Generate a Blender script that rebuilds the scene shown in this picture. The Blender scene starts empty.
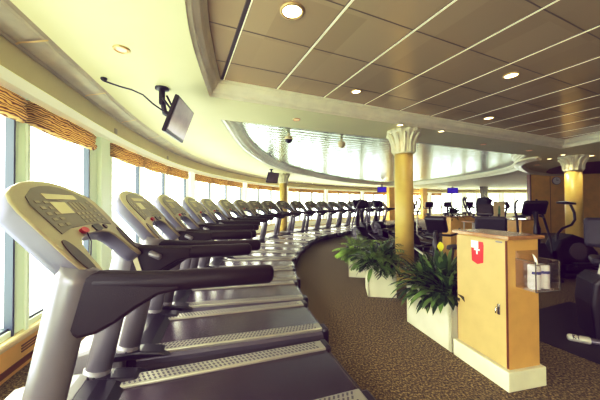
import bpy, math, random
from mathutils import Vector, Matrix
from mathutils.geometry import tessellate_polygon
random.seed(7)
C = bpy.context.scene.collection
PI = math.pi
R = math.radians

# ------------------------------------------------------------------ materials
def srgb(c):
    return tuple((v/255/12.92 if v/255 <= .04045 else ((v/255+.055)/1.055)**2.4) for v in c)

def mat(name, col, rough=.5, metal=0.0, noise=0.0, nscale=8.0, bump=0.0, bscale=60.0, coat=0.0, emit=0.0, spec=.5):
    m = bpy.data.materials.new(name); m.use_nodes = True
    nt = m.node_tree; b = nt.nodes['Principled BSDF']
    c = srgb(col)
    b.inputs['Base Color'].default_value = (*c, 1)
    b.inputs['Roughness'].default_value = rough
    b.inputs['Metallic'].default_value = metal
    b.inputs['Specular IOR Level'].default_value = spec
    b.inputs['Coat Weight'].default_value = coat
    if emit:
        b.inputs['Emission Color'].default_value = (*c, 1); b.inputs['Emission Strength'].default_value = emit
    tc = nt.nodes.new('ShaderNodeTexCoord')
    if noise:
        n = nt.nodes.new('ShaderNodeTexNoise'); n.inputs['Scale'].default_value = nscale; n.inputs['Detail'].default_value = 4
        nt.links.new(tc.outputs['Object'], n.inputs['Vector'])
        r = nt.nodes.new('ShaderNodeValToRGB')
        r.color_ramp.elements[0].position = .3; r.color_ramp.elements[1].position = .7
        r.color_ramp.elements[0].color = (*[x*(1-noise) for x in c], 1)
        r.color_ramp.elements[1].color = (*[min(1, x*(1+noise)) for x in c], 1)
        nt.links.new(n.outputs['Fac'], r.inputs['Fac']); nt.links.new(r.outputs['Color'], b.inputs['Base Color'])
    if bump:
        n = nt.nodes.new('ShaderNodeTexNoise'); n.inputs['Scale'].default_value = bscale; n.inputs['Detail'].default_value = 3
        nt.links.new(tc.outputs['Object'], n.inputs['Vector'])
        bp = nt.nodes.new('ShaderNodeBump'); bp.inputs['Strength'].default_value = bump; bp.inputs['Distance'].default_value = .01
        nt.links.new(n.outputs['Fac'], bp.inputs['Height']); nt.links.new(bp.outputs['Normal'], b.inputs['Normal'])
    return m

M = {}
M['ceil'] = mat('cream ceiling paint', (224,219,172), .6, noise=.03, nscale=1.5)
M['mould'] = mat('grey stone moulding', (178,168,142), .35, noise=.12, nscale=5)
M['mould_white'] = mat('pale moulding', (244,238,214), .3, noise=.06, nscale=5)
M['fascia'] = mat('beige fascia', (222,212,168), .6, noise=.03, nscale=2)
M['strip'] = mat('white ceiling strip', (250,245,215), .5, emit=.25)  # slight glow added to the strips, which are no lamps
M['gap'] = mat('dark ceiling gap', (60,50,40), .6)
M['seam'] = mat('ceiling seam', (104,92,70), .6)
M['winnear_glow'] = mat('white window frame with painted glow', (232,244,224), .4, emit=.10)  # near frames: daylight brightness painted in as a faint glow
M['winfar_glare'] = mat('window frame with painted glare', (250,252,242), .4, emit=.55)  # far frames: glow stands in for glare that washes them out
M['glow_white'] = mat('white with painted daylight glow', (250,250,228), .5, emit=.25)  # window head and far low wall: daylight put into the colour as glow
M['gasket'] = mat('dark gasket', (52,64,84), .5)
M['wood'] = mat('orange veneer wood', (244,198,108), .3, noise=.10, nscale=3)
M['wood_dark'] = mat('dark wood edge', (120,70,38), .35, noise=.15, nscale=6)
M['wood_top'] = mat('brown wood top', (160,118,72), .12, noise=.2, nscale=9)
M['sill'] = mat('cream sill', (228,208,160), .35, noise=.06)
M['cab'] = mat('honey maple veneer', (198,170,112), .38, noise=.07, nscale=7)
M['cabside'] = mat('golden maple veneer', (200,162,84), .38, noise=.08, nscale=7)
M['plaster'] = mat('off white planter paint', (222,220,196), .45, noise=.08, nscale=5)
M['column'] = mat('ochre column', (212,184,98), .35, noise=.05, nscale=6)
M['capital'] = mat('ivory capital', (226,220,192), .45, noise=.08, nscale=12)
M['silver'] = mat('silver metal paint', (130,127,134), .32, metal=.4, noise=.04)
M['fairing'] = mat('grey fairing', (100,94,104), .25, metal=.45, noise=.04)
M['bezel'] = mat('champagne silver bezel', (186,176,148), .3, metal=.4, noise=.04)
M['console'] = mat('olive grey console face', (122,116,96), .3, noise=.05)
M['side'] = mat('blue grey console side', (112,112,130), .4, metal=.15)
M['hood'] = mat('light grey hood', (140,138,142), .4, metal=.1)
M['lcd'] = mat('pale display', (236,226,190), .25)
M['key'] = mat('key grey', (168,158,130), .4)
M['rubber'] = mat('dark plum rubber', (26,16,19), .42, bump=.1, bscale=200, spec=.32)
M['black'] = mat('black plastic', (22,18,26), .32, noise=.1)
M['blacksoft'] = mat('black vinyl', (36,33,46), .5, noise=.15, nscale=12)
M['belt'] = mat('running belt', (50,38,45), .22, noise=.08, nscale=3, bump=.05, bscale=300)
M['grip'] = mat('dark grip slots', (84,80,82), .5)
M['rail'] = mat('beige silver foot rail', (166,162,150), .28, metal=.45)
M['cup'] = mat('brown cup well', (58,40,36), .3)
M['red'] = mat('red key', (200,40,40), .4)
M['greyw'] = mat('pale grey metal', (206,206,200), .35, metal=.2)
M['white'] = mat('white plastic', (236,236,232), .4)
M['tvscreen'] = mat('dark glossy screen', (170,152,160), .2, metal=.3, noise=.25, nscale=3)
M['tvblue'] = mat('violet lit screen', (62,44,190), .3, emit=.6, noise=.3, nscale=9)
M['maroon'] = mat('maroon recess', (84,40,34), .6)
M['mat'] = mat('black rubber mat', (22,17,22), .7, bump=.2, bscale=150)
M['soil'] = mat('dark soil', (44,32,24), .9, bump=.4)
M['paper'] = mat('white paper roll', (240,240,240), .7, bump=.1)
M['blueprint'] = mat('blue print', (70,76,150), .6)
M['leafdark'] = mat('dark leaf', (44,66,36), .25, noise=.45, nscale=6)
M['leafmid'] = mat('mid green leaf', (92,122,54), .4, noise=.35, nscale=6)
M['leaflight'] = mat('light green frond', (158,190,84), .5, noise=.3, nscale=6)
M['leafyellow'] = mat('yellow leaf', (214,206,40), .5)
M['chrome'] = mat('chrome', (200,200,205), .15, metal=1)
M['lamp'] = mat('lit lamp', (255,236,190), .4, emit=9)
M['lampdim'] = mat('dim lamp', (255,190,150), .4, emit=.7)
M['lamprim'] = mat('brass lamp rim', (210,180,120), .3, metal=.5)
M['greenfig'] = mat('green print', (90,150,110), .6)
M['slate'] = mat('dark metal pillar', (104,98,82), .25, metal=.5, noise=.2)

def emission_fix():
    pass

def make_carpet():
    m = bpy.data.materials.new('speckled brown carpet'); m.use_nodes = True
    nt = m.node_tree; b = nt.nodes['Principled BSDF']; b.inputs['Roughness'].default_value = .85
    b.inputs['Sheen Weight'].default_value = .04
    b.inputs['Specular IOR Level'].default_value = .25
    tc = nt.nodes.new('ShaderNodeTexCoord')
    v = nt.nodes.new('ShaderNodeTexNoise'); v.inputs['Scale'].default_value = 55; v.inputs['Detail'].default_value = 3; v.inputs['Roughness'].default_value = .7
    r = nt.nodes.new('ShaderNodeValToRGB'); e = r.color_ramp.elements
    e[0].position = .36; e[0].color = (*srgb((42,32,16)), 1)
    e[1].position = .66; e[1].color = (*srgb((168,148,92)), 1)
    x = r.color_ramp.elements.new(.5); x.color = (*srgb((92,76,42)), 1)
    n2 = nt.nodes.new('ShaderNodeTexNoise'); n2.inputs['Scale'].default_value = 90; n2.inputs['Detail'].default_value = 2
    mx = nt.nodes.new('ShaderNodeMixRGB'); mx.blend_type = 'OVERLAY'; mx.inputs['Fac'].default_value = .6
    bp = nt.nodes.new('ShaderNodeBump'); bp.inputs['Strength'].default_value = .5; bp.inputs['Distance'].default_value = .006
    L = nt.links.new
    L(tc.outputs['Object'], v.inputs['Vector']); L(tc.outputs['Object'], n2.inputs['Vector'])
    L(v.outputs['Fac'], r.inputs['Fac']); L(r.outputs['Color'], mx.inputs[1]); L(n2.outputs['Fac'], mx.inputs[2])
    L(mx.outputs['Color'], b.inputs['Base Color']); L(n2.outputs['Fac'], bp.inputs['Height']); L(bp.outputs['Normal'], b.inputs['Normal'])
    return m
M['carpet'] = make_carpet()

def make_tiles():
    # satin metal ceiling panels, each with its own slight tone
    m = bpy.data.materials.new('satin ceiling panels'); m.use_nodes = True
    nt = m.node_tree; b = nt.nodes['Principled BSDF']
    b.inputs['Roughness'].default_value = .24; b.inputs['Metallic'].default_value = .25
    L = nt.links.new
    tc = nt.nodes.new('ShaderNodeTexCoord')
    mp = nt.nodes.new('ShaderNodeMapping'); mp.vector_type = 'TEXTURE'; mp.inputs['Rotation'].default_value = (0, 0, R(24.05))
    mp.inputs['Scale'].default_value = (.70, .59, 1)
    fl = nt.nodes.new('ShaderNodeVectorMath'); fl.operation = 'FLOOR'
    wn = nt.nodes.new('ShaderNodeTexWhiteNoise'); wn.noise_dimensions = '3D'
    r = nt.nodes.new('ShaderNodeValToRGB'); e = r.color_ramp.elements
    e[0].color = (*srgb((196,174,132)), 1); e[1].color = (*srgb((208,186,144)), 1)
    L(tc.outputs['Object'], mp.inputs['Vector']); L(mp.outputs['Vector'], fl.inputs[0]); L(fl.outputs['Vector'], wn.inputs['Vector'])
    L(wn.outputs['Value'], r.inputs['Fac']); L(r.outputs['Color'], b.inputs['Base Color'])
    return m
M['tiles'] = make_tiles()

def make_trough():
    m = bpy.data.materials.new('mirror metal plank ceiling'); m.use_nodes = True
    nt = m.node_tree; b = nt.nodes['Principled BSDF']
    b.inputs['Base Color'].default_value = (*srgb((186,200,184)), 1)
    b.inputs['Roughness'].default_value = .24; b.inputs['Metallic'].default_value = .7
    L = nt.links.new
    tc = nt.nodes.new('ShaderNodeTexCoord')
    mp = nt.nodes.new('ShaderNodeMapping'); mp.inputs['Rotation'].default_value = (0, 0, R(-24))
    w = nt.nodes.new('ShaderNodeTexWave'); w.inputs['Scale'].default_value = 1.6; w.bands_direction = 'Y'; w.inputs['Distortion'].default_value = .6
    n = nt.nodes.new('ShaderNodeTexNoise'); n.inputs['Scale'].default_value = 3
    bp = nt.nodes.new('ShaderNodeBump'); bp.inputs['Strength'].default_value = .18; bp.inputs['Distance'].default_value = .015
    ad = nt.nodes.new('ShaderNodeMath'); ad.operation = 'ADD'
    L(tc.outputs['Object'], mp.inputs['Vector']); L(mp.outputs['Vector'], w.inputs['Vector']); L(tc.outputs['Object'], n.inputs['Vector'])
    L(w.outputs['Fac'], ad.inputs[0]); L(n.outputs['Fac'], ad.inputs[1]); L(ad.outputs['Value'], bp.inputs['Height'])
    L(bp.outputs['Normal'], b.inputs['Normal'])
    return m
M['trough'] = make_trough()

def make_fabric():
    m = bpy.data.materials.new('striped brown blind fabric'); m.use_nodes = True
    nt = m.node_tree; b = nt.nodes['Principled BSDF']; b.inputs['Roughness'].default_value = .8
    L = nt.links.new
    tc = nt.nodes.new('ShaderNodeTexCoord')
    mp = nt.nodes.new('ShaderNodeMapping'); mp.inputs['Scale'].default_value = (.35, .35, 1)
    w = nt.nodes.new('ShaderNodeTexWave'); w.bands_direction = 'Z'; w.inputs['Scale'].default_value = 15
    w.inputs['Distortion'].default_value = 7; w.inputs['Detail'].default_value = 2; w.inputs['Detail Scale'].default_value = 1.2
    r = nt.nodes.new('ShaderNodeValToRGB'); e = r.color_ramp.elements
    e[0].position = .15; e[0].color = (*srgb((112,74,46)), 1); e[1].position = .6; e[1].color = (*srgb((238,210,148)), 1)
    L(tc.outputs['Object'], mp.inputs['Vector']); L(mp.outputs['Vector'], w.inputs['Vector'])
    L(w.outputs['Fac'], r.inputs['Fac']); L(r.outputs['Color'], b.inputs['Base Color'])
    L(r.outputs['Color'], b.inputs['Emission Color']); b.inputs['Emission Strength'].default_value = 0.0
    # daylight glows faintly through the cloth
    tr = nt.nodes.new('ShaderNodeBsdfTranslucent'); mx = nt.nodes.new('ShaderNodeMixShader'); mx.inputs[0].default_value = .45
    out = nt.nodes['Material Output']
    L(r.outputs['Color'], tr.inputs['Color']); L(b.outputs['BSDF'], mx.inputs[1]); L(tr.outputs['BSDF'], mx.inputs[2]); L(mx.outputs['Shader'], out.inputs['Surface'])
    return m
M['fabric'] = make_fabric()

def make_glass(name, tint, gl):
    m = bpy.data.materials.new(name); m.use_nodes = True
    nt = m.node_tree; nt.nodes.remove(nt.nodes['Principled BSDF'])
    t = nt.nodes.new('ShaderNodeBsdfTransparent'); t.inputs['Color'].default_value = (*tint, 1)
    g = nt.nodes.new('ShaderNodeBsdfGlossy'); g.inputs['Roughness'].default_value = .03
    mx = nt.nodes.new('ShaderNodeMixShader'); mx.inputs[0].default_value = gl
    nt.links.new(t.outputs[0], mx.inputs[1]); nt.links.new(g.outputs[0], mx.inputs[2])
    nt.links.new(mx.outputs[0], nt.nodes['Material Output'].inputs['Surface'])
    return m
M['glass'] = make_glass('window glass', (.97, .99, .98), .04)
M['acrylic'] = make_glass('clear acrylic', (.95, .93, .94), .10)

# ------------------------------------------------------------------ mesh builder
class MB:
    def __init__(s): s.v = []; s.f = []; s.m = []; s.sm = []
    def add(s, vs, fs, mi=0, smooth=False):
        o = len(s.v); s.v += [tuple(v) for v in vs]
        for f in fs: s.f.append(tuple(i+o for i in f)); s.m.append(mi); s.sm.append(smooth)
    def box(s, c, d, mi=0, rot=None, bev=0.0):
        x, y, z = d[0]/2, d[1]/2, d[2]/2
        rm = rot if rot is not None else Matrix.Identity(3)
        if isinstance(rot, (int, float)): rm = Matrix.Rotation(rot, 3, 'Z')
        c = Vector(c)
        if bev <= 0:
            pts = [Vector((i*x, j*y, k*z)) for k in (-1, 1) for j in (-1, 1) for i in (-1, 1)]
            fs = [(0,2,3,1),(4,5,7,6),(0,1,5,4),(2,6,7,3),(0,4,6,2),(1,3,7,5)]
            s.add([c + rm @ p for p in pts], fs, mi); return
        b = min(bev, x*.95, y*.95, z*.95)
        def ring(xx, yy, zz, bb):
            out = []
            for (sx, sy) in ((1,1),(-1,1),(-1,-1),(1,-1)):
                base = {(1,1):0,(-1,1):90,(-1,-1):180,(1,-1):270}[(sx,sy)]
                for a in (0, 45, 90):
                    t = R(base+a); out.append(Vector((sx*(xx-bb)+bb*math.cos(t), sy*(yy-bb)+bb*math.sin(t), zz)))
            return out
        rings = [ring(x-b, y-b, -z, .0005) if False else None]
        rings = []
        for (ins, zz) in ((b,-z),(b*.3,-z+b*.3),(0,-z+b),(0,z-b),(b*.3,z-b*.3),(b,z)):
            rings.append(ring(x-ins, y-ins, zz, max(b-ins, .0004)))
        vs = []; fs = []
        n = 12
        for r_ in rings: vs += [c + rm @ p for p in r_]
        for k in range(len(rings)-1):
            for i in range(n):
                j = (i+1) % n; fs.append((k*n+i, k*n+j, (k+1)*n+j, (k+1)*n+i))
        fs.append(tuple(reversed(range(n)))); fs.append(tuple((len(rings)-1)*n+i for i in range(n)))
        s.add(vs, fs, mi, False)
    def tube(s, pts, r, mi=0, n=10, r2=None, up=(0,0,1), smooth=True, round_ends=True, radii=None):
        """sweep an ellipse (r across, r2 along up) along pts"""
        pts = [Vector(p) for p in pts]
        r2 = r if r2 is None else r2
        radii = list(radii) if radii else [1.0]*len(pts)
        if round_ends:
            d0 = (pts[0]-pts[1]).normalized(); d1 = (pts[-1]-pts[-2]).normalized()
            mr = min(r, r2)
            pts = [pts[0]+d0*mr*.6*radii[0], pts[0]+d0*mr*.4*radii[0]] + pts + [pts[-1]+d1*mr*.4*radii[-1], pts[-1]+d1*mr*.6*radii[-1]]
            radii = [radii[0]*.45, radii[0]*.8] + radii + [radii[-1]*.8, radii[-1]*.45]
        vs = []; fs = []; upv = Vector(up); prev = None
        for i, p in enumerate(pts):
            t = (pts[min(i+1, len(pts)-1)] - pts[max(i-1, 0)]).normalized()
            side = t.cross(upv)
            if side.length < .15:
                side = prev if prev is not None else t.cross(Vector((1, 0, 0)) if abs(t.x) < .8 else Vector((0, 1, 0)))
            side = (side - t*side.dot(t)).normalized()
            if prev is not None and side.dot(prev) < 0 and abs(t.dot(upv)) > .6: side = -side
            prev = side; u2 = side.cross(t).normalized()
            for k in range(n):
                a = 2*PI*k/n
                vs.append(p + side*math.cos(a)*r*radii[i] + u2*math.sin(a)*r2*radii[i])
        for i in range(len(pts)-1):
            for k in range(n):
                j = (k+1) % n; fs.append((i*n+k, i*n+j, (i+1)*n+j, (i+1)*n+k))
        fs.append(tuple(reversed(range(n)))); fs.append(tuple((len(pts)-1)*n+k for k in range(n)))
        s.add(vs, fs, mi, smooth)
    def lathe(s, prof, c=(0,0,0), n=24, mi=0, rot=None, smooth=True, rfun=None):
        vs = []; fs = []; c = Vector(c); rm = rot if rot is not None else Matrix.Identity(3)
        for (r, z) in prof:
            for k in range(n):
                a = 2*PI*k/n; rr = rfun(r, z, a) if rfun else r
                vs.append(c + rm @ Vector((rr*math.cos(a), rr*math.sin(a), z)))
        for i in range(len(prof)-1):
            for k in range(n):
                j = (k+1) % n; fs.append((i*n+k, i*n+j, (i+1)*n+j, (i+1)*n+k))
        fs.append(tuple(reversed(range(n)))); fs.append(tuple((len(prof)-1)*n+k for k in range(n)))
        s.add(vs, fs, mi, smooth)
    def prism(s, poly, fr, d0, d1, mi=0, bev=0.0, smooth=False, mi_top=None):
        """poly in 2D (counter-clockwise) mapped by fr(u,v,w); extruded w from d0 to d1 (d1 is the outward face)"""
        rings = []
        if bev > 0:
            rings = [(offset_poly(poly, -bev), d0), (offset_poly(poly, -bev*.3), d0+(d1-d0)/abs(d1-d0)*bev*.3), (poly, d0+(d1-d0)/abs(d1-d0)*bev),
                     (poly, d1-(d1-d0)/abs(d1-d0)*bev), (offset_poly(poly, -bev*.3), d1-(d1-d0)/abs(d1-d0)*bev*.3), (offset_poly(poly, -bev), d1)]
        else: rings = [(poly, d0), (poly, d1)]
        n = len(poly); vs = []; fs = []
        for pl, w in rings: vs += [fr(p[0], p[1], w) for p in pl]
        for k in range(len(rings)-1):
            for i in range(n):
                j = (i+1) % n; fs.append((k*n+i, k*n+j, (k+1)*n+j, (k+1)*n+i))
        s.add(vs, fs, mi, smooth)
        tri = tessellate_polygon([[Vector((p[0], p[1], 0)) for p in rings[0][0]]])
        s.add([fr(p[0], p[1], rings[0][1]) for p in rings[0][0]], [tuple(t) for t in tri], mi)
        tri = tessellate_polygon([[Vector((p[0], p[1], 0)) for p in rings[-1][0]]])
        s.add([fr(p[0], p[1], rings[-1][1]) for p in rings[-1][0]], [tuple(t) for t in tri], mi if mi_top is None else mi_top)
    def mesh(s, name, mats, fix=True):
        me = bpy.data.meshes.new(name); me.from_pydata(s.v, [], s.f); me.update()
        for m in mats: me.materials.append(M[m] if isinstance(m, str) else m)
        me.polygons.foreach_set('material_index', s.m); me.polygons.foreach_set('use_smooth', s.sm)
        if fix:
            import bmesh
            b = bmesh.new(); b.from_mesh(me); bmesh.ops.recalc_face_normals(b, faces=b.faces); b.to_mesh(me); b.free()
        return me
    def build(s, name, mats, parent=None, fix=True):
        if isinstance(mats, str): mats = [mats]
        o = bpy.data.objects.new(name, s.mesh(name, mats, fix)); C.objects.link(o)
        if parent is not None: o.parent = parent
        return o

def offset_poly(poly, d):
    """offset a CCW polygon outward by d (miter)"""
    n = len(poly); out = []
    for i in range(n):
        a = Vector(poly[i-1][:2]); b = Vector(poly[i][:2]); c = Vector(poly[(i+1) % n][:2])
        e1 = (b-a); e2 = (c-b)
        if e1.length < 1e-9 or e2.length < 1e-9: out.append((b.x, b.y)); continue
        e1.normalize(); e2.normalize()
        n1 = Vector((e1.y, -e1.x)); n2 = Vector((e2.y, -e2.x)); m = n1+n2
        if m.length < 1e-6: m = n1
        m.normalize(); k = d/max(.4, m.dot(n1)); out.append((b.x+m.x*k, b.y+m.y*k))
    return out

def thing(name, label, cat, loc=(0,0,0), rz=0, group=None):
    o = bpy.data.objects.new(name, None); o.empty_display_size = .1; C.objects.link(o)
    o.location = loc; o.rotation_euler = (0, 0, rz); o['label'] = label; o['category'] = cat
    if group: o['group'] = group
    return o
def tag(o, label, cat, group=None, kind=None):
    o['label'] = label; o['category'] = cat
    if group: o['group'] = group
    if kind: o['kind'] = kind
    return o
def struct(o): o['kind'] = 'structure'; return o
def copy_tree(o, parent=None):
    c = o.copy(); C.objects.link(c)
    if parent is not None: c.parent = parent
    for ch in list(o.children): copy_tree(ch, c)
    return c

def catmull(pts, per=8):
    out = []; P = [Vector(p) for p in pts]
    for i in range(len(P)-1):
        p0 = P[max(i-1,0)]; p1 = P[i]; p2 = P[i+1]; p3 = P[min(i+2,len(P)-1)]
        for k in range(per):
            t = k/per
            out.append(.5*((2*p1)+(-p0+p2)*t+(2*p0-5*p1+4*p2-p3)*t*t+(-p0+3*p1-3*p2+p3)*t**3))
    out.append(P[-1]); return out

ZC = 2.77      # low ceiling
ZK = 2.95      # panelled ceiling inside the coffer
HEAD = 2.40    # window head
SILL = .34

# ------------------------------------------------------------------ window wall curve (room on its right-hand side going forward)
WC = catmull([(2.5,-6.0),(.6,-4.2),(-.75,-2.2),(-1.75,0),(-2.5,2.5),(-3.0,4.6),(-3.27,7),(-3.1,9.6),(-2.3,12.8),(-.65,16.3),(2.6,20.0),(7,23.3),(12,25.8),(18,27.4),(26,28),(34,28)], 10)
acc = [0.0]
for i in range(1, len(WC)): acc.append(acc[-1]+(WC[i]-WC[i-1]).length)
LEN = acc[-1]
def wpt(s):
    s = max(0, min(LEN-1e-6, s)); i = 0
    lo, hi = 0, len(acc)-1
    while hi-lo > 1:
        mid = (lo+hi)//2
        if acc[mid] <= s: lo = mid
        else: hi = mid
    t = (s-acc[lo])/(acc[hi]-acc[lo]); p = WC[lo].lerp(WC[hi], t)
    a = wtan_raw(lo, hi)
    return p, a
def wtan_raw(lo, hi):
    t = (WC[min(hi+1, len(WC)-1)]-WC[max(lo-1, 0)]).normalized(); return t
def wat(s, off):
    """point at arc length s, moved off into the room"""
    p, t = wpt(s); n = Vector((t.y, -t.x)); q = p+n*off; return q
def s_of_y(y):
    for i in range(1, len(WC)):
        if WC[i].y >= y: return acc[i-1]+(y-WC[i-1].y)/(WC[i].y-WC[i-1].y)*(acc[i]-acc[i-1])

def sweep_wall(mb, prof, s0, s1, ds=.4, mi=0, smooth=False):
    n = max(2, int((s1-s0)/ds)+1); vs = []; fs = []; k = len(prof)
    for i in range(n):
        s = s0+(s1-s0)*i/(n-1)
        for (o, z) in prof:
            q = wat(s, o); vs.append((q.x, q.y, z))
    for i in range(n-1):
        for j in range(k-1):
            fs.append((i*k+j, i*k+j+1, (i+1)*k+j+1, (i+1)*k+j))
    mb.add(vs, fs, mi, smooth)

# floor, low wall, sill, head, fascia, cornice
outer = [wat(s, -.35) for s in [LEN*i/80 for i in range(81)]]
room = [(p.x, p.y) for p in outer] + [(34,-7),(2.0,-7)]
mb = MB(); tri = tessellate_polygon([[Vector((x, y, 0)) for x, y in room]])
mb.add([(x, y, 0) for x, y in room], [tuple(t) for t in tri])
struct(mb.build('floor', ['carpet'], fix=False))

mb = MB(); SW = s_of_y(6)
sweep_wall(mb, [(.0,0),(.0,.28),(-.3,.28),(-.3,0)], 0, SW)
sweep_wall(mb, [(.0,0),(.0,.28),(-.3,.28),(-.3,0)], SW, LEN, mi=2)  # far panelling painted pale and glowing, as if washed out by daylight
sweep_wall(mb, [(.012,.04),(.012,.09),(0,.09)], 0, SW, mi=1)
# dark slot vents in the panelling below the sill
k = 0.0
while k < SW-1:
    for zz in (.15,.175,.2):
        q = wat(k+.3, .003); t = wpt(k+.3)[1]
        mb.box((q.x, q.y, zz), (.26, .008, .012), 1, rot=math.atan2(t.y, t.x))
    k += 1.4
struct(mb.build('wall_left', ['wood','wood_dark','glow_white']))
mb = MB(); sweep_wall(mb, [(.05,.28),(.06,.30),(.06,.325),(.05,SILL),(-.3,SILL),(-.3,.28)], 0, LEN)
struct(mb.build('trim_1', ['sill']))
mb = MB(); sweep_wall(mb, [(-.3,HEAD),(.13,HEAD),(.17,HEAD+.07)], 0, LEN, mi=1)  # bright underside of the head is painted light, a glow in the material
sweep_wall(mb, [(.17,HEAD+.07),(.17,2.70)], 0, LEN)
struct(mb.build('trim_2', ['fascia','glow_white'], fix=False))
mb = MB()
sweep_wall(mb, [(.168,2.69),(.19,2.685),(.2,2.695),(.2,2.705),(.215,2.712)], 0, LEN, mi=0, smooth=False)
sweep_wall(mb, [(.215,2.712),(.25,2.722),(.33,2.738),(.36,2.75)], 0, LEN, mi=0, smooth=True)
sweep_wall(mb, [(.36,2.75),(.385,2.75),(.395,2.758),(.41,ZC-.001)], 0, LEN, mi=0)
k = s_of_y(1.0) % 1.05
while k < LEN:    # block joints in the cornice
    q0 = wat(k, .21); q1 = wat(k, .37); t = wpt(k)[1]
    n = Vector((t.y, -t.x)); a = math.atan2(t.y, t.x)
    vs = []
    for (o, z) in ((.195,2.690),(.215,2.706),(.33,2.732),(.40,2.752)):
        for sgn in (-1, 1):
            q = wat(k, o)+t*.011*sgn; vs.append((q.x, q.y, z-.003))
    mb.add(vs, [(0,1,3,2),(2,3,5,4),(4,5,7,6)], 1)
    k += 1.05
struct(mb.build('trim_3', ['mould','lamprim'], fix=False))

# ------------------------------------------------------------------ windows
bay = []            # (s_start, s_end, pillar after?)
S0 = s_of_y(2.5)
glass_w, mull = 1.10, .18
seq = []
s = S0
pat = 0
# forward from the first visible full bay; a broad pillar after bay 1 and then after every third bay
starts = []
s = S0; cnt = 0; nxt = 1
while s < LEN-2.0 and len(starts) < 36:
    broad = .38 if cnt+1 == nxt else 0
    starts.append((s, broad)); cnt += 1
    if broad: nxt += 3
    s += glass_w+mull+broad
s = S0; cnt = 0
back = []
while s > 2.0:
    cnt += 1
    broad = .38 if cnt % 3 == 0 else 0
    s -= glass_w+mull+broad
    back.append((s, broad))
bays = list(reversed(back))+starts
ords = ['first','second','third','fourth','fifth','sixth','seventh','eighth','ninth','tenth','eleventh','twelfth','thirteenth','fourteenth','fifteenth','sixteenth','seventeenth','eighteenth','nineteenth','twentieth','twenty-first','twenty-second','twenty-third','twenty-fourth','twenty-fifth','twenty-sixth','twenty-seventh','twenty-eighth','twenty-ninth','thirtieth','thirty-first','thirty-second','thirty-third','thirty-fourth','thirty-fifth']
wi = 0
first_visible = 0
for bi, (s, broad) in enumerate(bays):
    wi += 1
    p0 = wat(s, 0); p1 = wat(s+glass_w, 0)
    mid = (p0+p1)/2; ang = math.atan2((p1-p0).y, (p1-p0).x); L = (p1-p0).length
    root = MB()
    def onw(u, w, z):  # u along, w into the room
        d = Vector((math.cos(ang), math.sin(ang))); n = Vector((d.y, -d.x)); q = mid+d*u+n*w; return (q.x, q.y, z)
    H2 = HEAD-SILL; zc = (HEAD+SILL)/2
    # frame: jambs, gasket, head and foot members
    for u in (-L/2+.0, L/2):
        root.box(onw(u, -.05, zc), (.04, .08, H2), 0, rot=ang)
    root.box(onw(L/2-.028, -.02, zc), (.02, .06, H2), 1, rot=ang)
    root.box(onw(-L/2+.028, -.06, zc), (.02, .04, H2), 1, rot=ang)
    root.box(onw(0, -.06, SILL+.025), (L, .12, .05), 0, rot=ang)
    root.box(onw(0, -.06, HEAD-.03), (L, .12, .06), 0, rot=ang)
    root.box(onw(0, -.05, SILL+.06), (L, .06, .02), 1, rot=ang)
    w = struct(root.build('window_%d' % wi, ['winnear_glow' if s < S0+1.5 else 'winfar_glare','gasket']))  # far frames take the stronger painted glow
    g = MB(); g.add([onw(-L/2, -.05, SILL+.05), onw(L/2, -.05, SILL+.05), onw(L/2, -.05, HEAD-.05), onw(-L/2, -.05, HEAD-.05)], [(0,1,2,3)])
    g.build('pane', ['glass'], w, fix=False)
    # mullion / pillar after the glass
    mw = mull+broad
    a0 = wat(s+glass_w, 0); a1 = wat(s+glass_w+mw, 0); mm = (a0+a1)/2; an = math.atan2((a1-a0).y, (a1-a0).x)
    pm = MB(); d = Vector((math.cos(an), math.sin(an))); n = Vector((d.y, -d.x))
    q = mm-n*.04; pm.box((q.x, q.y, zc), ((a1-a0).length-.04, .08, H2), 0, rot=an, bev=.008)
    if broad:
        q = mm+d*(mw/2-.2)+n*.01; pm.box((q.x, q.y, zc), (.34, .10, H2), 0, rot=an, bev=.01)
    else:
        q = mm+n*.03; pm.box((q.x, q.y, zc), (.03, .02, H2), 0, rot=an)
    struct(pm.build('trim_%d' % (10+wi), ['winnear_glow' if s < S0+1.5 else 'winfar_glare']))

# roman blinds gathered at the head of each window
def blind(s, ww, label):
    prof = [(.02,2.385),(.07,2.38),(.10,2.35),(.075,2.32),(.105,2.29),(.08,2.255),(.11,2.225),(.10,2.185),(.06,2.17),(.02,2.185)]
    nseg = 14; vs = []; fs = []; k = len(prof)
    ph = random.random()*6
    for i in range(nseg+1):
        u = i/nseg; e = min(u, 1-u)*2; sag = -.025*math.sin(PI*u)
        for j, (o, z) in enumerate(prof):
            f = j/(k-1) if j < 8 else .8
            oo = .03+(o-.03)*(.62+.38*min(1, e*5)) + .008*math.sin(9*u+j*1.7+ph)*(1 if 0 < j < k-1 else 0)
            zz = z+sag*f*1.2+.008*math.sin(7*u+j+ph)*(1 if j > 1 else 0)
            q = wat(s+ww*u, oo); vs.append((q.x, q.y, min(zz, 2.392)))
    for i in range(nseg):
        for j in range(k):
            j2 = (j+1) % k; fs.append((i*k+j, i*k+j2, (i+1)*k+j2, (i+1)*k+j))
    fs.append(tuple(range(k))); fs.append(tuple(nseg*k+j for j in range(k)))
    mb = MB(); mb.add(vs, fs, 0, True)
    o = mb.build('roman_blind', ['fabric']); tag(o, label, 'blind', 'roman blinds along the window wall')
vis = 0
for bi, (s, broad) in enumerate(bays):
    y = wat(s, 0).y
    if y < .4 or wat(s, 0).x > 13.5: continue
    ww = glass_w+mull-.05
    if vis == 0: lab = 'striped brown roman blind above the window pane nearest the camera, cut by the picture edge'
    elif vis == 1: lab = 'striped brown roman blind over the pane behind the largest treadmill console'
    else: lab = 'gathered striped roman blind, %s along the window wall from the camera' % ords[vis]
    blind(s-.12, ww, lab); vis += 1

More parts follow.
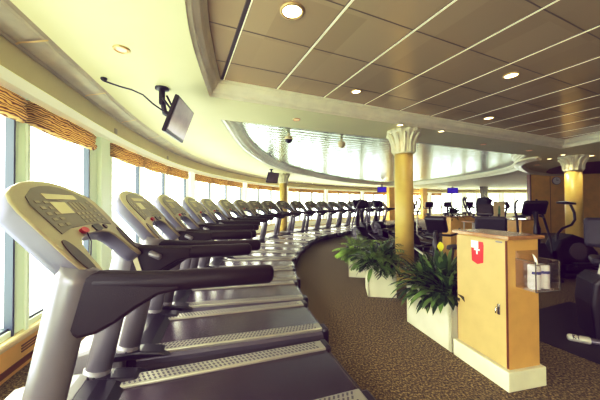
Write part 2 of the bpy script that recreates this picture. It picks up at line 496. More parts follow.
# ------------------------------------------------------------------ ceiling with the two openings
du = Vector((-.4075, .9132)); dv = Vector((.9132, .4075))
cofl = [(-.95,3.22),(6.35,6.45)]
right_c = catmull([(6.35,6.45),(6.42,5.6),(6.35,4.2),(5.9,2.0),(5.0,-.5),(3.6,-3.0)], 5)
left_c = catmull([(1.6,-3.6),(.55,-1.4),(-.1,.3),(-.45,1.3),(-.70,2.05),(-.84,2.65),(-.95,3.22)], 5)
coffer = [(p.x, p.y) for p in left_c[:-1]]+[(-.95,3.22)]+[(p.x, p.y) for p in right_c]
def area(p): return sum(p[i-1][0]*p[i][1]-p[i][0]*p[i-1][1] for i in range(len(p)))/2
if area(coffer) < 0: coffer = coffer[::-1]
# trough loop
tl = [(-1.22,4.24)]
tl += [(p.x, p.y) for p in catmull([(6.4,7.62),(6.75,8.2),(7.35,9.1),(8.5,10.4),(9.35,12),(9.6,14),(9.4,16.8),(8.6,19.6),(7.4,20.6),(6.0,20.2),(2.46,16.5),(-.1,12.2),(-1.05,9.3),(-1.36,6.66),(-1.22,4.24)], 6)][:-1]
trough = tl
if area(trough) < 0: trough = trough[::-1]
trough = offset_poly(trough, -.18)
cprof = [(0,ZK),(.0,ZK-.02),(.03,ZK-.035),(.03,ZK-.05),(.05,ZK-.09),(.09,ZK-.12),(.10,ZK-.135),(.10,ZK-.15),(.125,ZK-.165),(.135,ZC)]
def loop_mould(mb, loop, prof, mi=0):
    vs = []; fs = []; n = len(loop)
    for (o, z) in prof: vs += [(x, y, z) for x, y in offset_poly(loop, o)]
    for k in range(len(prof)-1):
        for i in range(n):
            j = (i+1) % n; fs.append((k*n+i, k*n+j, (k+1)*n+j, (k+1)*n+i))
    mb.add(vs, fs, mi)
hole1 = offset_poly(coffer, .135); 
tprof = [(0,3.0),(.0,2.96),(.03,2.94),(.04,2.90),(.10,2.86),(.11,2.83),(.14,2.82),(.15,2.785),(.19,2.78),(.2,ZC)]
hole2 = offset_poly(trough, .2)
out2 = [wat(LEN*i/80, .40) for i in range(81)]
outer_c = [(p.x, p.y) for p in out2]+[(34,-7),(2.0,-7)]
loops = [[Vector((x, y, 0)) for x, y in l] for l in (outer_c, hole1, hole2)]
flat = [v for l in loops for v in l]
mb = MB(); mb.add([(v.x, v.y, ZC) for v in flat], [tuple(t) for t in tessellate_polygon(loops)])
struct(mb.build('ceiling', ['ceil'], fix=False))
mb = MB(); loop_mould(mb, coffer, cprof); struct(mb.build('trim_4', ['mould_white'], fix=False))
mb = MB(); loop_mould(mb, trough, tprof); struct(mb.build('trim_5', ['mould_white'], fix=False))
mb = MB(); mb.add([(x, y, 3.0) for x, y in trough], [tuple(t) for t in tessellate_polygon([[Vector((x, y, 0)) for x, y in trough]])])
struct(mb.build('ceiling.001', ['trough'], fix=False))
# panelled ceiling
mb = MB(); big = offset_poly(coffer, .02)
mb.add([(x, y, ZK) for x, y in big], [tuple(t) for t in tessellate_polygon([[Vector((x, y, 0)) for x, y in big]])])
def clip_line(p, d, poly):
    ts = []
    n = len(poly); nn = Vector((-d.y, d.x))
    for i in range(n):
        a = Vector(poly[i-1]); b = Vector(poly[i]); da = (a-p).dot(nn); db = (b-p).dot(nn)
        if (da > 0) != (db > 0):
            q = a.lerp(b, da/(da-db)); ts.append((q-p).dot(d))
    ts.sort(); return [(ts[i], ts[i+1]) for i in range(0, len(ts)-1, 2)]
def strip(p, d, w, mi, z):
    nn = Vector((-d.y, d.x))*w/2
    for a, b in clip_line(p, d, coffer):
        q0 = p+d*a; q1 = p+d*b
        vs = [(q0+nn), (q0-nn), (q1-nn), (q1+nn)]
        mb.add([(v.x, v.y, z) for v in vs], [(0,1,2,3)], mi)
        mb.add([(v.x, v.y, zz) for v in (q0+nn, q1+nn) for zz in (z, ZK)], [(0,1,3,2)], mi)
        mb.add([(v.x, v.y, zz) for v in (q0-nn, q1-nn) for zz in (z, ZK)], [(0,1,3,2)], mi)
for i in range(-3, 14):
    c = .51+.765*i
    strip(Vector((c, 0)), du, .028 if i == 0 else .020, 2 if i == 0 else 1, ZK-.006)
    if i == 0: strip(Vector((c+.024, 0)), du, .010, 1, ZK-.004)
    strip(Vector((c-.016, 0)), du, .010, 3, ZK-.003)
for i in range(12):
    strip(Vector((0, 3.18-.65*i)), dv, .008, 3, ZK-.003)
struct(mb.build('ceiling.002', ['tiles','strip','gap','seam'], fix=False))
# maroon recessed disc round the far right column
mp = [(9.9,10.7),(9.35,9.4),(10.0,8.5),(12.2,8.8),(15.5,10.5),(18,13),(17,14.5),(13.5,13.6),(11.2,12.2)]
mp = [(p.x, p.y) for p in catmull(mp+[mp[0]], 5)][:-1]
mb = MB(); mb.add([(x, y, ZC-.006) for x, y in mp], [tuple(t) for t in tessellate_polygon([[Vector((x, y, 0)) for x, y in mp]])])
struct(mb.build('ceiling.003', ['maroon'], fix=False))
# rounded drop edge beside the mirrored ceiling
pp = [cp0(*q) for q in ((552,158),(540,158.2),(530,159.5),(522,162.5),(519.5,165.5),(523,169.5),(531,172.5),(545,175),(560,176))] if False else [(8.39,9.0),(6.97,7.83+.05),(6.9,8.1),(7.14,8.69),(7.62,9.38),(8.66,10.48),(9.84,11.5),(11.35,12.5),(12.5,12.75)]
mb = MB(); q = catmull(pp[1:], 6); mb.tube([(p.x, p.y, ZC-.02) for p in q], .16, 0, 14, r2=.055, round_ends=False)
mb.tube([(p.x+.1, p.y+.03, ZC-.055) for p in q], .06, 0, 10, r2=.04, round_ends=False)
struct(mb.build('trim_6', ['mould_white']))
# walls closing the room
mb = MB(); mb.box((18,-7.1,1.4), (34,.2,2.9)); struct(mb.build('wall_back', ['wood']))
mb = MB(); mb.box((34.1,10.5,1.4), (.2,36,2.9)); struct(mb.build('wall_right', ['ceil']))

# ------------------------------------------------------------------ treadmill
def build_treadmill():
    t = thing('treadmill', '', 'treadmill', (0,0,0), 0, 'treadmills in a curved row along the windows')
    # local: y forward to the console, origin under the deck centre, rear end at y=-1.0
    def Y(ly): return ly-1.0
    # deck body with rounded side fairings
    b = MB()
    for sx in (-1, 1):
        prof = [(.385,.19),(.405,.18),(.42,.155),(.425,.12),(.415,.07),(.39,.04),(.33,.03),(.33,.19)]
        fr = (lambda u, v, w, sx=sx: (sx*u, Y(w), v))
        b.prism(prof if sx > 0 else prof, fr, .05, 1.70, 0)
    b.box((0, Y(.95), .10), (.66, 1.6, .10), 1)
    b.box((0, Y(.03), .11), (.6, .05, .11), 1, bev=.02)
    for sx in (-1, 1):
        for yy in (.25, 1.6): b.lathe([(.03,0),(.035,.01),(.03,.05)], (sx*.3, Y(yy), 0), 10, 1)
    b.build('deck_frame', ['fairing','black'], t)
    b = MB()
    vs = []; fs = []
    pr = [(.035,.10),(.02,.13),(.02,.155),(.035,.18),(.07,.192),(1.6,.192)]
    for (yy, zz) in pr: vs += [(-.27, Y(yy), zz), (.27, Y(yy), zz)]
    for i in range(len(pr)-1): fs.append((2*i, 2*i+1, 2*i+3, 2*i+2))
    b.add(vs, fs, 0, True)
    b.build('running_belt', ['belt'], t)
    for sx in (-1, 1):
        b = MB()
        b.box((sx*.335, Y(.86), .195), (.135, 1.60, .035), 0, bev=.01)
        for r_ in range(3):
            for i in range(46):
                b.box((sx*(.297+.038*r_), Y(.13+.032*i+.016*(r_ % 2)), .2135), (.026, .013, .003), 1, rot=R(28*sx))
        b.build('foot_rail', ['rail','grip'], t)
        b = MB(); b.box((sx*.355, Y(.035), .125), (.15, .07, .17), 0, bev=.022); b.build('end_cap', ['black'], t)
    b = MB()
    prof = [(1.80,.08),(1.80,.27),(1.85,.285),(2.05,.29),(2.2,.26),(2.28,.17),(2.27,.05)]
    b.prism(prof[::-1], lambda u, v, w: (w, Y(u), v), -.40, .40, 0, bev=.03)
    b.build('motor_hood', ['hood'], t)
    b = MB(); prof = [(1.55,.08),(1.56,.19),(1.62,.235),(1.72,.26),(1.81,.268),(1.81,.06)]
    b.prism(prof[::-1], lambda u, v, w: (w, Y(u), v), -.33, .33, 0, bev=.015); b.build('belt_cover', ['black'], t)
    for sx in (-1, 1):
        b = MB()
        # oval mast leaning back towards the runner
        b.tube([(sx*.40, Y(1.765), .24), (sx*.405, Y(1.67), .68), (sx*.41, Y(1.585), 1.10), (sx*.41, Y(1.565), 1.17)], .048, 0, 16, r2=.080, up=(0,1,0), round_ends=False, radii=[1.0,1.0,1.04,1.04])
        b.build('upright', ['silver'], t)
        u = t.children[-1]
        b = MB(); b.tube([(sx*.40, Y(1.775), .20), (sx*.40, Y(1.758), .29)], .052, 0, 16, r2=.085, up=(0,1,0), round_ends=False)
        b.lathe([(.011,0),(.009,.006)], (sx*.40+.05*(-sx if sx > 0 else -1), Y(1.765), .25), 8, 1, rot=Matrix.Rotation(-PI/2 if True else 0, 3, 'Y'))
        b.build('collar', ['silver','black'], u)
        b = MB()
        prof = [(1.45,.19),(1.52,.225),(1.66,.25),(1.92,.25),(1.96,.19)]
        b.prism(prof[::-1], lambda a, v, w, sx=sx: (sx*.39+w, Y(a), v), -.075, .075, 0, bev=.015)
        b.build('upright_foot', ['black'], t)
    # console plate
    ca, sa = math.cos(R(50)), math.sin(R(50))
    def F(u, v, w): return (u, Y(1.50+v*ca-w*sa), 1.12+v*sa+w*ca)
    half = [(0,.222),(.12,.218),(.20,.20),(.245,.165),(.27,.10),(.285,.03),(.31,-.02),(.36,-.035),(.41,-.02),(.44,.03),(.45,.15),(.45,.40),(.435,.455),(.40,.50),(.32,.545),(.2,.585),(.1,.602),(0,.607)]
    outl = half+[(-x, y) for x, y in half[::-1] if x > 0]
    outl = outl[:-1] if outl[0] == outl[-1] else outl
    if area(outl) < 0: outl = outl[::-1]
    b = MB()
    rings = [(offset_poly(outl, -.03), -.10),(offset_poly(outl, -.008), -.09),(outl, -.07),(outl, -.010),(offset_poly(outl, -.003), -.003),(offset_poly(outl, -.009), 0)]
    n = len(outl); vs = []; 
    for pl, w in rings: vs += [F(p[0], p[1], w) for p in pl]
    for k in range(len(rings)-1):
        fs = [(k*n+i, k*n+(i+1) % n, (k+1)*n+(i+1) % n, (k+1)*n+i) for i in range(n)]
        o0 = len(b.v)
        b.add(vs, fs, 1 if k < 3 else 0, True) if k == 0 else None
        if k > 0:
            for f in fs: b.f.append(f); b.m.append(1 if k < 3 else 0); b.sm.append(True)
    for pl, w, mi in ((rings[0][0], rings[0][1], 1), (rings[-1][0], rings[-1][1], 0)):
        b.add([F(p[0], p[1], w) for p in pl], [tuple(q) for q in tessellate_polygon([[Vector((p[0], p[1], 0)) for p in pl]])], mi)
    con = b.build('console', ['bezel','side'], t)
    def pad(name, poly, w0, w1, mats, parent, bev=0):
        q = MB()
        if area(poly) < 0: poly = poly[::-1]
        q.prism(poly, F, w0, w1, 0, bev=bev); return q.build(name, mats, parent)
    face = [(-.33,.25),(-.2,.275),(0,.28),(.2,.275),(.33,.25),(.34,.43),(.31,.48),(.2,.535),(.1,.557),(0,.565),(-.1,.557),(-.2,.535),(-.31,.48),(-.34,.43)]
    fp = pad('display_panel', face, -.002, .004, ['console'], con)
    q = MB()
    def rect(u0, u1, v0, v1, mi, w=.006): q.prism([(u0,v0),(u1,v0),(u1,v1),(u0,v1)], F, .002, w, mi)
    rect(-.17, .17, .465, .502, 0); rect(-.17, -.02, .365, .445, 0)
    for i in range(4): rect(.02+.045*i, .045+.045*i, .385, .445, 1)
    for i in range(4):
        for j in range(3): rect(.0+.055*i, .035+.055*i, .29+.030*j, .308+.030*j, 1)
    for i in range(5): rect(-.29, -.25, .29+.036*i, .308+.036*i, 1); rect(-.22, -.18, .29+.036*i, .308+.036*i, 1)
    for i in range(5): rect(.25, .29, .29+.036*i, .308+.036*i, 1)
    q.build('display_window', ['lcd','key'], fp)
    for sx in (-1, 1):
        e = [(sx*.375+.043*math.cos(a), .115+.105*math.sin(a)) for a in [2*PI*i/20 for i in range(20)]]
        pad('cup_holder', e, -.002, .005, ['cup'], con)
    e = [(.0+.052*math.cos(a), .20+.026*math.sin(a)) for a in [2*PI*i/16 for i in range(16)]]
    e = [(-.06+.05*max(-1,min(1,1.3*math.cos(a))), .248+.022*max(-1,min(1,1.3*math.sin(a)))) for a in [2*PI*i/16+.01 for i in range(16)]]
    pad('speaker_port', [(x+.14, y) for x, y in e], -.002, .008, ['black'], con)
    e = [(.20+.022*math.cos(a), .245+.018*math.sin(a)) for a in [2*PI*i/12 for i in range(12)]]
    pad('start_key', e, -.002, .008, ['cup'], con)
    e = [(-.12+.04*math.cos(a), .243+.018*math.sin(a)) for a in [2*PI*i/12 for i in range(12)]]
    sk = pad('stop_key', e, -.002, .016, ['red'], con)
    q = MB(); a = Vector(F(-.12,.228,.01)); q.tube([a, a+Vector((0,-.02,-.05)), a+Vector((.01,-.015,-.12)), a+Vector((.005,-.01,-.17))], .003, 0, 6)
    q.tube([a+Vector((.005,-.01,-.16)), a+Vector((.0,-.005,-.2))], .009, 0, 6)
    q.build('safety_cord', ['black'], sk)
    for sx in (-1, 1):
        b = MB()
        b.tube([(sx*.41, Y(1.50), 1.10), (sx*.41, Y(1.35), 1.085), (sx*.412, Y(1.2), 1.075), (sx*.415, Y(.95), 1.072), (sx*.418, Y(.70), 1.068)], .040, 0, 14, r2=.050)
        prof = [(1.56,1.14),(1.60,1.02),(1.60,.90),(1.56,.86),(1.49,.87),(1.41,.91),(1.33,.965),(1.24,1.015),(1.14,1.03),(1.14,1.115),(1.3,1.125),(1.46,1.145)]
        if area(prof) < 0: prof = prof[::-1]
        b.prism(prof, lambda a, v, w, sx=sx: (sx*.41+w, Y(a), v), -.038, .038, 0, bev=.018)
        h = b.build('handrail', ['rubber'], t)
        q = MB(); q.prism([(1.47,.94),(1.50,.94),(1.545,1.08),(1.51,1.085)], lambda a, v, w, sx=sx: (sx*.41+w*sx, Y(a), v), -.052, -.042, 0)
        q.build('pulse_sensor', ['bezel'], h)
        if sx > 0:
            q = MB(); q.tube([(sx*.36, Y(1.42), 1.09), (sx*.35, Y(1.36), 1.06)], .022, 0, 10); q.build('speed_lever', ['silver'], h)
    return t
T0 = build_treadmill()
TM = [(.36,2.10,71.5),(.17,3.10,74.5),(.02,3.99,78.5),(-.05,4.88,83),(-.12,5.76,88),(-.06,6.62,95),(.05,7.47,102),(.2,8.35,109),(.44,9.25,116),(.80,10.15,122),
      (1.30,10.95,126),(1.93,11.72,127),(2.52,12.5,128),(3.15,13.27,128.5),(3.78,14.02,129),(4.42,14.77,130),(5.1,15.5,132),(5.85,16.2,134),(6.65,16.85,137)]
tl_ = []
for i, (rx, ry, a) in enumerate(TM):
    o = T0 if i == 0 else copy_tree(T0)
    ar = R(a); f = Vector((-math.sin(ar), -math.cos(ar)))
    o.location = (rx+f.x, ry+f.y, 0); o.rotation_euler = (0, 0, PI-ar)
    tl_.append(o)
labs = {0:'largest silver treadmill nearest the camera, its grey console filling the lower left',
        1:'silver treadmill beside the nearest one, second in the curved row'}
for i, o in enumerate(tl_):
    o['label'] = labs.get(i, 'silver treadmill with dark handrails, %s from the camera in the curved window row' % ords[i])

# ------------------------------------------------------------------ columns
def column(x, y, rad, label):
    t = thing('column', label, 'column', (x, y, 0), 0, 'ochre columns')
    b = MB(); b.lathe([(rad+.06,0),(rad+.06,.12),(rad+.03,.14),(rad+.03,.16)], (0,0,0), 28); b.build('base', ['column'], t)
    b = MB(); b.lathe([(rad,.15),(rad*.98,ZC-.42)], (0,0,0), 32); b.build('shaft', ['column'], t)
    def rf(r, z, a):
        k = max(0, (z-(ZC-.42))/.42); return r*(1+.07*k*math.cos(12*a))
    b = MB(); b.lathe([(rad+.02,ZC-.43),(rad+.025,ZC-.41),(rad+.01,ZC-.39),(rad+.015,ZC-.3),(rad+.03,ZC-.2),(rad+.065,ZC-.12),(rad+.11,ZC-.06),(rad+.125,ZC-.03),(rad+.11,ZC-.002)], (0,0,0), 72, rfun=rf)
    for i in range(12):   # upright leaves round the capital
        a = 2*PI*(i+.5)/12; c, s_ = math.cos(a), math.sin(a)
        b.tube([(c*(rad+.02), s_*(rad+.02), ZC-.39), (c*(rad+.03), s_*(rad+.03), ZC-.25), (c*(rad+.075), s_*(rad+.075), ZC-.13), (c*(rad+.12), s_*(rad+.12), ZC-.09)], .022, 0, 6, r2=.03)
    b.build('capital', ['capital'], t)
    return t
column(1.90, 4.93, .162, 'ochre column with ivory capital behind the white planter boxes')
column(-.74, 11.9, .17, 'slim ochre column standing behind the treadmills in the window row')
column(7.86, 7.75, .19, 'ochre column with ivory capital in front of the wood-panelled wall')

# ------------------------------------------------------------------ downlights
def downlight(x, y, z, r, lit, label, power=0):
    t = thing('ceiling_downlight', label, 'ceiling light', (x, y, z), 0, 'recessed ceiling downlights')
    b = MB(); b.lathe([(r*.76,-.001),(r*.80,-.012),(r*.95,-.012),(r,-.004),(r,0)], (0,0,0), 28)
    b.build('rim', ['lamprim'], t)
    b = MB(); b.lathe([(r*.01,-.006),(r*.5,-.007),(r*.78,-.005)], (0,0,0), 24); b.build('lens', ['lamp' if lit else 'lampdim'], t)
    if power:
        l = bpy.data.lights.new('lamp_glow', 'SPOT'); l.energy = power; l.color = (1,.84,.6); l.shadow_soft_size = .06; l.spot_size = R(120); l.spot_blend = .6
        lo = bpy.data.objects.new('lamp_glow', l); C.objects.link(lo); lo.parent = t; lo.location = (0,0,-.03)
def cp(px, py, z):   # pixel to a place on the plane z, used once to set out the ceiling fittings
    D = 270*(z-1.45)/(203.5-py); return ((px-300)/270*D, D)
LT = [(293,9,1,.095,'large lit downlight in the panelled ceiling nearest the camera',30),(357,91,1,.07,'lit downlight in the panelled ceiling near its front edge',14),
      (513,75.5,1,.085,'lit downlight in the panelled ceiling farther right, above the machines',22),(490,118.5,1,.085,'small lit downlight close to the far edge of the panelled ceiling',14)]
for px, py, lit, r, lab, pw in LT:
    x, y = cp(px, py, ZK); downlight(x, y, ZK, r, lit, lab, pw)
LL = [(121,47,0,.065,'dim pinkish downlight in the cream ceiling left of the hanging television'),(297,119,0,.06,'dim downlight in the ceiling beam before the mirrored ceiling'),
      (401,125,1,.06,'small lit downlight directly above the ochre column capital'),(442,131.5,1,.06,'small lit downlight in the beam right of the near column'),
      (484,145,0,.07,'dim downlight in the beam, farther right'),(530,151.5,0,.08,'dim downlight near the corner of the panelled ceiling'),
      (550,160,1,.08,'tiny lit downlight in front of the wood wall'),(564,156,1,.08,'tiny lit downlight left of the far right capital'),
      (538,166,0,.1,'tiny dim downlight over the wood wall'),(592,157,1,.09,'tiny downlight right of the far right capital')]
for px, py, lit, r, lab in LL:
    x, y = cp(px, py, ZC); downlight(x, y, ZC, r, lit, lab, 45 if lit and y > 6 else (8 if lit else 0))
# dome cameras under the mirrored ceiling
for (px, py, lab, c2) in ((289,133,'white dome camera with black eye under the mirrored ceiling','black'),(342,139,'plain beige dome camera under the mirrored ceiling','sill')):
    x, y = cp(px, py, 3.0)
    t = thing('dome_camera', lab, 'camera', (x, y, 3.0), 0)
    b = MB(); b.lathe([(.03,0),(.03,-.06),(.08,-.07),(.09,-.12),(.085,-.14)], (0,0,0), 20); b.build('housing', ['sill'], t)
    b = MB(); b.lathe([(.085,-.14),(.075,-.18),(.045,-.21),(.01,-.22)], (0,0,0), 20); b.build('dome', [c2], t)
# small plates on the fascia
for yy, lab in ((3.9,'small square plate on the beige fascia above the broad pillar'),(6.2,'small square plate on the beige fascia farther along')):
    s = s_of_y(yy); q = wat(s, .176); t_ = wpt(s)[1]
    b = MB(); b.box((q.x, q.y, 2.52), (.075,.012,.075), 0, rot=math.atan2(t_.y, t_.x), bev=.003)
    tag(b.build('access_plate', ['mould']), lab, 'wall plate')

# ------------------------------------------------------------------ televisions
def television(loc, rz, tilt, w, h, screen, label, mount, cable=None):
    t = thing('television', label, 'television', loc, rz, 'ceiling televisions')
    # local: screen faces -y, tilted downwards
    rm = Matrix.Rotation(tilt, 3, 'X')
    def fr(p): return tuple(rm @ Vector(p))
    b = MB(); b.box((0,0,0), (w,.045,h), 0, rot=rm, bev=.012); b.build('casing', ['black'], t)
    b = MB(); b.box(fr((0,-.024,.01)), (w-.05,.004,h-.06), 0, rot=rm); b.build('screen', [screen], t)
    b = MB(); inv = Matrix.Rotation(-rz, 3, 'Z'); mt = inv @ (Vector(mount)-Vector(loc))
    b.box(fr((0,.045,0)), (.2,.05,.2), 0, rot=rm, bev=.01)
    b.tube([fr((0,.06,0)), (0, mt.y*.6+.06, .08), (mt.x, mt.y, mt.z*.7)], .03, 0, 8)
    b.tube([(mt.x, mt.y, mt.z*.5), (mt.x, mt.y, mt.z-.02)], .035, 0, 8)
    b.lathe([(.075,0),(.075,-.02),(.04,-.03)], (mt.x, mt.y, mt.z), 14)
    b.tube([fr((.05,.06,.05)), (mt.x+.05, mt.y*.8, mt.z*.8)], .012, 0, 6); b.tube([fr((-.05,.06,.05)), (mt.x-.06, mt.y*.8, mt.z*.6)], .012, 0, 6)
    b.build('mount', ['black'], t)
    return t
# near television: screen faces into the room (+x)
television((-1.40,3.13,2.42), R(96), R(20), .58, .42, 'tvscreen', 'dark flat television hanging from the cream ceiling nearest the camera', (-1.56,3.05,ZC))
b = MB(); b.lathe([(.03,0),(.03,-.015),(.018,-.03)], (-2.04,2.80,ZC), 12)
b.tube([(-2.04,2.80,ZC-.03),(-1.99,2.82,2.725),(-1.90,2.85,2.70),(-1.80,2.88,2.68),(-1.70,2.92,2.64),(-1.62,2.97,2.56),(-1.55,3.04,2.51),(-1.49,3.08,2.50)], .009, 0, 6)
tag(b.build('power_cable', ['black']), 'black cable drooping from a ceiling socket to the nearest television', 'cable')
television((-1.02,10.1,2.42), R(50), R(20), .56, .40, 'tvscreen', 'dark television hanging beside the slim column over the treadmills', (-1.1,10.35,ZC))
television((5.65,18.6,2.38), R(-20), R(15), .62, .40, 'tvblue', 'violet-lit television hanging left of the near column', (5.75,18.95,ZC))
television((12.4,21.9,2.42), R(-25), R(15), .78, .5, 'tvblue', 'violet-lit television hanging right of the near column', (12.6,22.3,ZC))

# ------------------------------------------------------------------ planters and plants
ca = R(-12.5)                                   # the cabinet run leans 12.5 degrees off the view
cf = Vector((math.sin(ca), math.cos(ca))); cr = Vector((cf.y, -cf.x))
CN = Vector((1.58,2.07))                        # near left corner of the plinth
def cl(a, b_): return CN+cf*a+cr*b_             # a along the run, b to the right
def open_box(mb, c0, a, b_, h, th, rot, mi=0, soil=1):
    pass
def planter(name, cx, cy, rz, sx, sy, h, label, plinth=0):
    t = thing(name, label, 'planter', (cx, cy, 0), rz, 'white planter boxes' if name == 'planter_box' else None)
    b = MB(); th = .04
    for (px, py, dx, dy) in ((-sx/2+th/2,0,th,sy),(sx/2-th/2,0,th,sy),(0,-sy/2+th/2,sx-.0,th),(0,sy/2-th/2,sx-.0,th)):
        b.box((px, py, h/2), (dx, dy, h), 0, bev=.006)
    b.box((0,0,h*.35), (sx-.06, sy-.06, h*.6), 0)
    b.build('box_wall', ['plaster'], t)
    b = MB(); b.box((0,0,h-.06), (sx-.07, sy-.07, .04), 0); b.build('soil', ['soil'], t)
    return t
planter('planter_box', 1.29, 4.39, R(-9), .43, .46, .48, 'square white planter box in front of the ochre column')
planter('planter_box', 1.19, 5.50, R(-12), .40, .46, .42, 'smaller-looking white planter box behind the one by the column')
c = cl(.93, .185)
planter('planter_trough', c.x, c.y, -ca, .37, .72, .47, 'long white planter trough joined to the honey wood cabinet')

def leaf(mb, base, dir_, L, W, droop, mi=0, seg=5, fold=.25, pet=.3):
    """arched blade starting at base"""
    p = Vector(base); d = Vector(dir_).normalized(); vs = []; fs = []
    side = d.cross(Vector((0,0,1)))
    if side.length < .05: side = Vector((1,0,0))
    side.normalize(); step = L/seg
    for i in range(seg+1):
        t = i/seg
        w = 0 if t >= 1 else (W*.08 if t < pet else W*math.sin(PI*min(1, (t-pet)/(1-pet)*.97+.03))**.8)
        up = side.cross(d)
        vs += [p-side*w/2+up*w*fold*.5, p.copy(), p+side*w/2+up*w*fold*.5]
        d = (d+Vector((0,0,-droop/seg))).normalized(); p = p+d*step
    for i in range(seg):
        fs += [(3*i,3*i+1,3*i+4,3*i+3),(3*i+1,3*i+2,3*i+5,3*i+4)]
    mb.add(vs, fs, mi, True)
def broad_plant(x, y, z, n, hgt, spread, mats, label, seedv, w=.07, name='peace_lily', yellow=False):
    rnd = random.Random(seedv); mb = MB()
    for i in range(n):
        a = rnd.random()*2*PI; el = rnd.uniform(.15, 1.5); r = rnd.random()*.06
        d = (math.cos(a)*math.cos(el)*spread, math.sin(a)*math.cos(el)*spread, math.sin(el))
        leaf(mb, (r*math.cos(a), r*math.sin(a), 0), d, hgt*rnd.uniform(.65, 1.1), w*rnd.uniform(.7, 1.25), rnd.uniform(.6, 1.9), rnd.choice((0,0,1)), 7)
    o = mb.build(name, mats, fix=False); o.location = (x, y, z); tag(o, label, 'plant')
    if yellow:
        m2 = MB(); m2.tube([(0,0,0),(.0,.0,.3),(-.03,.0,.46)], .004, 1, 5); leaf(m2, (-.03,0,.45), (-.1,-.2,1), .12, .065, .2, 0, 6, .1, 0)
        q = m2.build('flower_spathe', ['leafyellow','leafmid'], o, fix=False); q['label'] = 'yellow flower on a thin stalk'
    return o
def fern(x, y, z, n, L, mats, label, seedv):
    rnd = random.Random(seedv); mb = MB()
    for i in range(n):
        a = rnd.random()*2*PI; el = rnd.uniform(.5, 1.45)
        p = Vector((0,0,0)); d = Vector((math.cos(a)*math.cos(el), math.sin(a)*math.cos(el), math.sin(el))).normalized()
        ll = L*rnd.uniform(.6, 1.1); seg = 12; step = ll/seg; dr = rnd.uniform(1.0, 2.2); mi = rnd.choice((0,0,1))
        pts = [p.copy()]
        for k in range(seg):
            d = (d+Vector((0,0,-dr/seg))).normalized(); p = p+d*step; pts.append(p.copy())
            if k > 1:
                sd = d.cross(Vector((0,0,1))).normalized(); wl = .14*math.sin(PI*(k-1)/(seg))**.7*(L/.5)
                for sgn in (-1, 1):
                    leaf(mb, p, sd*sgn+d*.6, wl+.02, .03, .5, mi, 3, .1, 0)
        mb.tube(pts, .004, mi, 4, round_ends=False)
    o = mb.build('potted_fern', mats, fix=False); o.location = (x, y, z); tag(o, label, 'plant'); return o
fern(1.08,5.42,.40, 50, .40, ['leaflight','leafmid'], 'light green fern spilling from the rear white planter box', 3)
fern(1.22,5.60,.40, 50, .52, ['leaflight','leafmid'], 'taller pale fern at the back of the rear planter box', 4)
broad_plant(1.19,4.30,.46, 130, .38, .6, ['leafmid','leafdark'], 'mid green leafy plant at the front of the box by the column', 5, .05, 'leafy_plant')
broad_plant(1.38,4.32,.46, 110, .38, .6, ['leafdark','leafmid'], 'darker leafy plant at the column side of the square planter box', 15, .05, 'leafy_plant')
fern(1.27,4.48,.46, 50, .50, ['leafmid','leafdark'], 'dark green fern at the back of the box by the column', 6)
broad_plant(*cl(.74,.13), .46, 120, .36, .8, ['leafdark','leafmid'], 'dark glossy peace lily right beside the wooden cabinet', 7, .06)
broad_plant(*cl(.90,.2), .46, 170, .50, .8, ['leafdark','leafmid'], 'dark peace lily with a yellow flower in the middle of the trough', 8, .06, yellow=True)
broad_plant(*cl(1.10,.14), .46, 170, .42, 1.0, ['leafdark','leafmid'], 'dark peace lily hanging over the far end of the trough', 9, .06)

# ------------------------------------------------------------------ cabinet
def cabinet():
    rz = -ca; c0 = CN+cf*.275+cr*.185
    t = thing('cabinet', 'tall honey-coloured wooden cabinet with brown top on a white plinth', 'cabinet', (c0.x, c0.y, 0), rz)
    # local: x to the right (0.37 wide), y away along the run (0.5 long)
    b = MB(); b.box((0,0,.075), (.37,.55,.15), 0, bev=.006); b.build('plinth', ['plaster'], t)
    b = MB(); b.box((.008,.0,.655), (.30,.49,1.01), 0); b.build('carcass', ['cabside'], t)
    b = MB(); b.box((.0,.0,1.175), (.36,.565,.03), 0, bev=.004); b.build('top', ['wood_top'], t)
    b = MB(); b.box((-.152,.0,.655), (.018,.476,.985), 0, bev=.002); b.box((-.150,-.241,.655), (.016,.006,.99), 1); b.box((-.150,.241,.655), (.016,.006,.99), 1)
    d = b.build('door', ['cab','wood_dark'], t)
    b = MB(); b.box((-.166,-.185,.60), (.012,.022,.085), 0, bev=.003); b.tube([(-.172,-.185,.625),(-.195,-.185,.618),(-.197,-.185,.575)], .006, 0, 8)
    h = b.build('handle', ['chrome'], d); h['label'] = 'small chrome latch handle'
    b = MB(); b.box((-.162,-.19,1.135), (.004,.055,.012), 0); b.build('hinge_plate', ['silver'], d)
    # red sticker with white cross and label corner
    q = MB(); outl = [(-.055,.085),(.05,.085),(.055,.06),(.05,-.075),(.0,-.095),(-.05,-.075)]
    fr = lambda u, v, w: (-.1612-w, .012-u*1.15, 1.02+v*1.1)
    if area(outl) < 0: outl = outl[::-1]
    q.prism(outl, fr, 0, .0015, 0)
    q.prism([(-.055,.03),(.01,.03),(.01,.088),(-.055,.088)], fr, .001, .0022, 1)
    q.prism([(-.028,.012),(.022,.012),(.022,.026),(-.028,.026)], fr, .001, .0022, 1)
    q.prism([(-.01,-.018),(.004,-.018),(.004,.06),(-.01,.06)], fr, .001, .0024, 1)
    st = q.build('sticker', ['red','white'], d); st['label'] = 'red sticker with a white cross'
    return t
cabinet()
